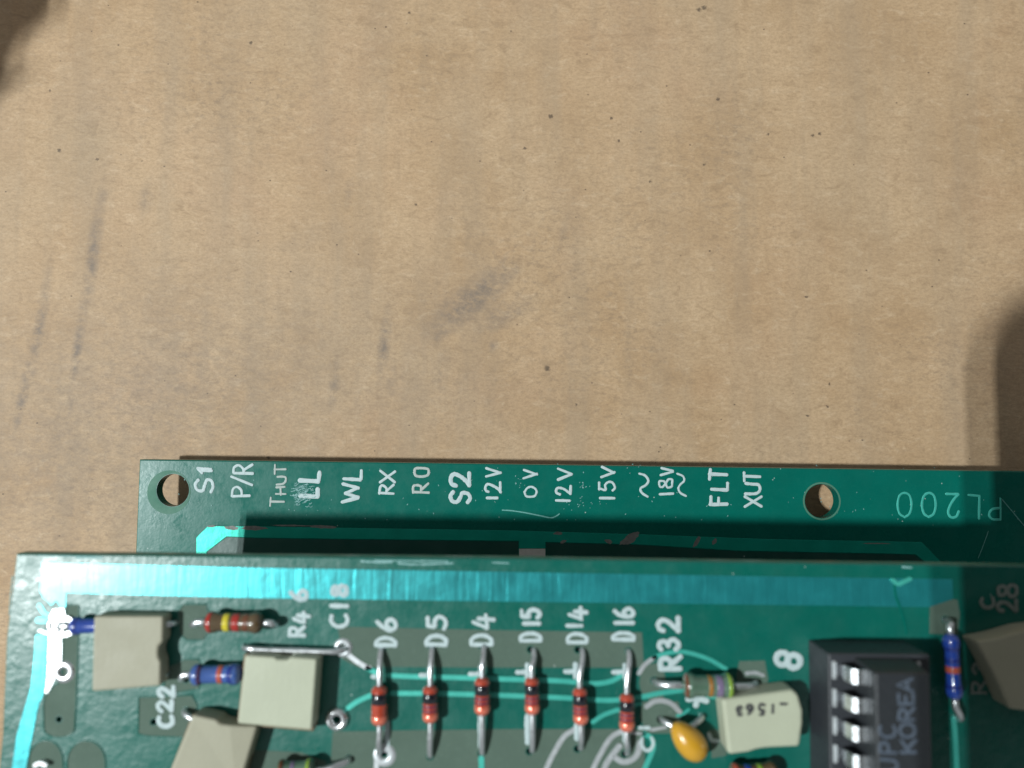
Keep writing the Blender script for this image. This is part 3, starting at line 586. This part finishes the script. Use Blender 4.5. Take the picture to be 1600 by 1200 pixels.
def box_cap(top, mat='cap', bev=.22):
    o = prism('film_capacitor', [FU(x, y, z) for x, y, z in top], .15*MM, M[mat], up, bev*MM); return o
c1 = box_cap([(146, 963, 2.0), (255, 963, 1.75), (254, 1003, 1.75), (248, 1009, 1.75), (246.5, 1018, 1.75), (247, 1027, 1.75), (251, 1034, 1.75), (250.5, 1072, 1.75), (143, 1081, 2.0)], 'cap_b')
c2 = box_cap([(383, 1024, 2.4), (429, 1027, 2.4), (434, 1031, 2.4), (450, 1031, 2.4), (455, 1027, 2.4), (495, 1030, 2.4), (487, 1141, 2.4), (371, 1131, 2.4)])
prism('case_flange', [FU(x, y, 1.3) for x, y in [(381, 1022), (497, 1029), (490, 1143), (370, 1133)]], .12*MM, M['caprim'], c2, .1*MM)
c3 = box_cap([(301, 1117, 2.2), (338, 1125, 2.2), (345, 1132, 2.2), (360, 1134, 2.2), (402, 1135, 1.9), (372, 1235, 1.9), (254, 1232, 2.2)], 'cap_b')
prism('case_flange', [FU(x, y, 1.0) for x, y in [(300, 1116), (405, 1134), (376, 1236), (254, 1233)]], .12*MM, M['caprim'], c3, .1*MM)
c4 = box_cap([(1128, 1093, 2.5), (1240, 1078, 2.5), (1248, 1086, 2.5), (1255, 1110, 2.5), (1255, 1130, 2.5), (1250, 1167, 2.5), (1202, 1169, 2.5), (1185, 1171, 2.5), (1170, 1176, 2.5), (1138, 1180, 2.5)], 'cap', .3)
lettering(FU, c4, [('3', 1151, 1160, 1104, 1118), ('6', 1166, 1177, 1102, 1115), ('5', 1186, 1195, 1100, 1117), ('1', 1203, 1212, 1101, 1113), ('-', 1219, 1229, 1096, 1104)], 4.4, M['ink'], h=2.5, rot=180, z=.02, jit=.5)
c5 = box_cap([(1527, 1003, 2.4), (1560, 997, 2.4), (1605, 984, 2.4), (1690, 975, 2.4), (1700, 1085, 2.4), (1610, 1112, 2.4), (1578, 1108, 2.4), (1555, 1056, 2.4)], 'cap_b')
for o, hs in ((c1, ((275, 972), (262, 1052))), (c3, ((291, 1110),))):
    for hx, hy in hs:
        e = FU(hx, hy); s = FU(hx-24, hy+3, .8) if o is c1 else FU(hx+22, hy+18, .8)
        tube('lead', catmull([s, s.lerp(e, .6)+Vector((0, 0, .5*MM)), Vector((e.x, e.y, .3*MM)), Vector((e.x, e.y, -1.3*MM))], 5), .27*MM, M['lead'], o)
# wire lead of the centre capacitor, laid over the board
q = FU(383, 1011); q2 = FU(540, 1013)
tube('lead', catmull([Vector((q.x, q.y, -1.2*MM)), Vector((q.x, q.y, .2*MM)), FU(390, 1013, .75), FU(410, 1015, .8), FU(470, 1017, .75), FU(520, 1018, .7), Vector((q2.x, q2.y, .25*MM)), Vector((q2.x, q2.y, -1.2*MM))], 6), .28*MM, M['lead'], c2)
prism('lead_tab', [FU(x, y, .9) for x, y in [(392, 1016), (424, 1011), (424, 1019), (398, 1024)]], .3*MM, M['lead'], c2, .1*MM)
trace([(60, 1192), (68, 1189), (76, 1192)], 7, 'lead', 'lead_end', .5)
# ochre bead capacitor
def bead(cx, cy, ax, ay, az, ang, h):
    V, F = [], []; c = FU(cx, cy, h); n, m = 28, 16; ca, sa = math.cos(math.radians(ang)), math.sin(math.radians(ang))
    for i in range(m+1):
        th = math.pi*i/m
        for j in range(n):
            ph = 2*math.pi*j/n; x, y, z = math.sin(th)*math.cos(ph), math.sin(th)*math.sin(ph), math.cos(th)
            x *= ax*(1-.10*x)*KU; y *= ay*KU*(1+.08*x/(ax*KU)); z *= az*MM
            V.append(c+Vector((x*ca-y*sa, x*sa+y*ca, z)))
    for i in range(m):
        for j in range(n): F.append((i*n+j, (i+1)*n+j, (i+1)*n+(j+1) % n, i*n+(j+1) % n))
    return mesh('bead_capacitor', V, F, M['tant'], up, True)
b_ = bead(1078, 1160, 34, 22, 1.35, -48, 1.6)
for x, y in ((1034, 1123), (1096, 1118)):
    e = FU(x, y); s = FU(1068, 1142, 1.2)
    tube('lead', catmull([s, s.lerp(e, .5)+Vector((0, 0, .35*MM)), Vector((e.x, e.y, .3*MM)), Vector((e.x, e.y, -1.3*MM))], 5), .26*MM, M['lead'], b_)
# socket and chip
SH, IH = 4.3, 7.6
p_l, p_r = FU(1294, 1021, SH), FU(1453, 1024, SH); p_b = FU(1343, 1420, SH)
x0, x1, yt = p_l.x, p_r.x, p_l.y; xr = FU(1453, 1034, IH).x; yb = yt-24*MM; sk = math.radians(-.6)
def R_(x, y, z): 
    d = Vector((x-x0, y-yt, 0)); return Vector((x0+d.x*math.cos(sk)-d.y*math.sin(sk), yt+d.x*math.sin(sk)+d.y*math.cos(sk), z))
so = prism('chip_socket', [R_(x0, yt, SH*MM), R_(x1, yt, SH*MM), R_(x1, yb, SH*MM), R_(x0, yb, SH*MM)], .05*MM, M['socket'], up, .15*MM, 2)
y_first = FU(1300, 1046, SH).y
PITCH = (FU(1331, 1136, 6.0)-FU(1331, 1091.4, 6.0)).length; WB = x1-x0
for k in range(9):
    y = y_first-k*PITCH
    for side, xx in ((0, x0+.28*MM), (1, x1-1.2*MM)):
        if y-.7*MM > yb:
            P = [R_(xx, y+.75*MM, (SH+.25)*MM), R_(xx+.32*MM, y+.75*MM, (SH+.25)*MM), R_(xx+.32*MM, y-.75*MM, (SH+.25)*MM), R_(xx, y-.75*MM, (SH+.25)*MM)]
            prism('contact', P, (SH-.3)*MM, M['tin'], so, .05*MM, 1)
ic = prism('integrated_circuit', [R_(x0+2.35*MM, yt-.55*MM, IH*MM), R_(xr, yt-.55*MM, IH*MM), R_(xr, yb+.5*MM, IH*MM), R_(x0+2.35*MM, yb+.5*MM, IH*MM)], (SH+.1)*MM, M['ic'], up, .22*MM, 2, .25*MM)
for k in range(9):
    y = y_first-k*PITCH
    if y-1*MM < yb: continue
    for side in (0, 1):
        s = 1 if side == 0 else -1
        xb = x0+2.0*MM if side == 0 else xr-.7*MM
        V, F = [], []; w2 = .58*MM
        prof_ = [(xb+s*.3*MM, SH+1.9), (xb-s*.45*MM, SH+1.9), (xb-s*.72*MM, SH+1.72), (xb-s*.95*MM, SH+.9), (xb-s*1.0*MM, SH-.6)]
        for j, (px_, pz) in enumerate(prof_):
            nx = prof_[min(j+1, 4)]; pv = prof_[max(j-1, 0)]; tx, tz = nx[0]-pv[0], (nx[1]-pv[1])*MM; L = math.hypot(tx, tz); ox, oz = -tz/L*.12*MM*-s, tx/L*.12*MM*-s
            ww = w2 if j < 4 else w2*.5
            for yy in (y+ww, y-ww):
                V.append(R_(px_, yy, pz*MM)+Vector((ox*s, 0, oz*s))); V.append(R_(px_, yy, pz*MM)-Vector((ox*s, 0, oz*s)))
        for j in range(4):
            b = j*4; F += [(b, b+4, b+6, b+2), (b+1, b+3, b+7, b+5), (b, b+1, b+5, b+4), (b+2, b+6, b+7, b+3)]
        F += [(0, 2, 3, 1), (16, 17, 19, 18)]
        o = mesh('pin', V, F, M['pin'], ic); bm = bmesh.new(); bm.from_mesh(o.data); bmesh.ops.recalc_face_normals(bm, faces=bm.faces); bm.to_mesh(o.data); bm.free()
lettering(FU, ic, [('A', 1402, 1426, 1060, 1080), ('E', 1404, 1427, 1084, 1100), ('R', 1405, 1428, 1106, 1126), ('O', 1406, 1429, 1131, 1151), ('K', 1408, 1431, 1156, 1176)], 5, M['icink'], h=IH, z=.02)
lettering(FU, ic, [('C', 1374, 1399, 1133, 1152), ('P', 1375, 1400, 1159, 1178), ('U', 1376, 1402, 1186, 1206)], 5, M['icink'], h=IH, z=.02)
for px, py in ((140, 1500), (1650, 1500), (800, 1500), (1650, 1250)):
    p = FU(px, py); lathe('spacer', Vector((p.x, p.y, -1.6*MM)), Vector((p.x, p.y+1e-6, ZL-ZU)), [(0, 2.6*MM), (1, 2.6*MM)], M['nylon'], up, 16)

# ------------------------------------------------------------------ the phone that takes the picture (casts the shadow at the right)
zp = 99.0*MM; S = Vector((at(1530, 600, 0).x, at(1600, 444, 0).y, 0)); tt = zp/LAMP.z
pl = S.x+(LAMP.x-S.x)*tt; pt = S.y+(LAMP.y-S.y)*tt; pw, ph, pr = .150, .074, .0095
P = []
for cx, cy, a0 in ((pl+pw-pr, pt-pr, 0), (pl+pr, pt-pr, 90), (pl+pr, pt-ph+pr, 180), (pl+pw-pr, pt-ph+pr, 270)):
    for k in range(9): a = math.radians(a0+90*k/8); P.append(Vector((cx+pr*math.cos(a), cy+pr*math.sin(a), zp+.008)))
ph_e = empty('smartphone', (0, 0, 0)); tag(ph_e, 'dark smartphone held above the boards, casting the rounded shadow on the cardboard', 'phone')
prism('case', P, zp, M['phone'], ph_e, .0008, 2)
prism('screen', [p+Vector((0, 0, .0004)) for p in inset(P, .002)], zp+.0079, M['screen'], ph_e, 0)
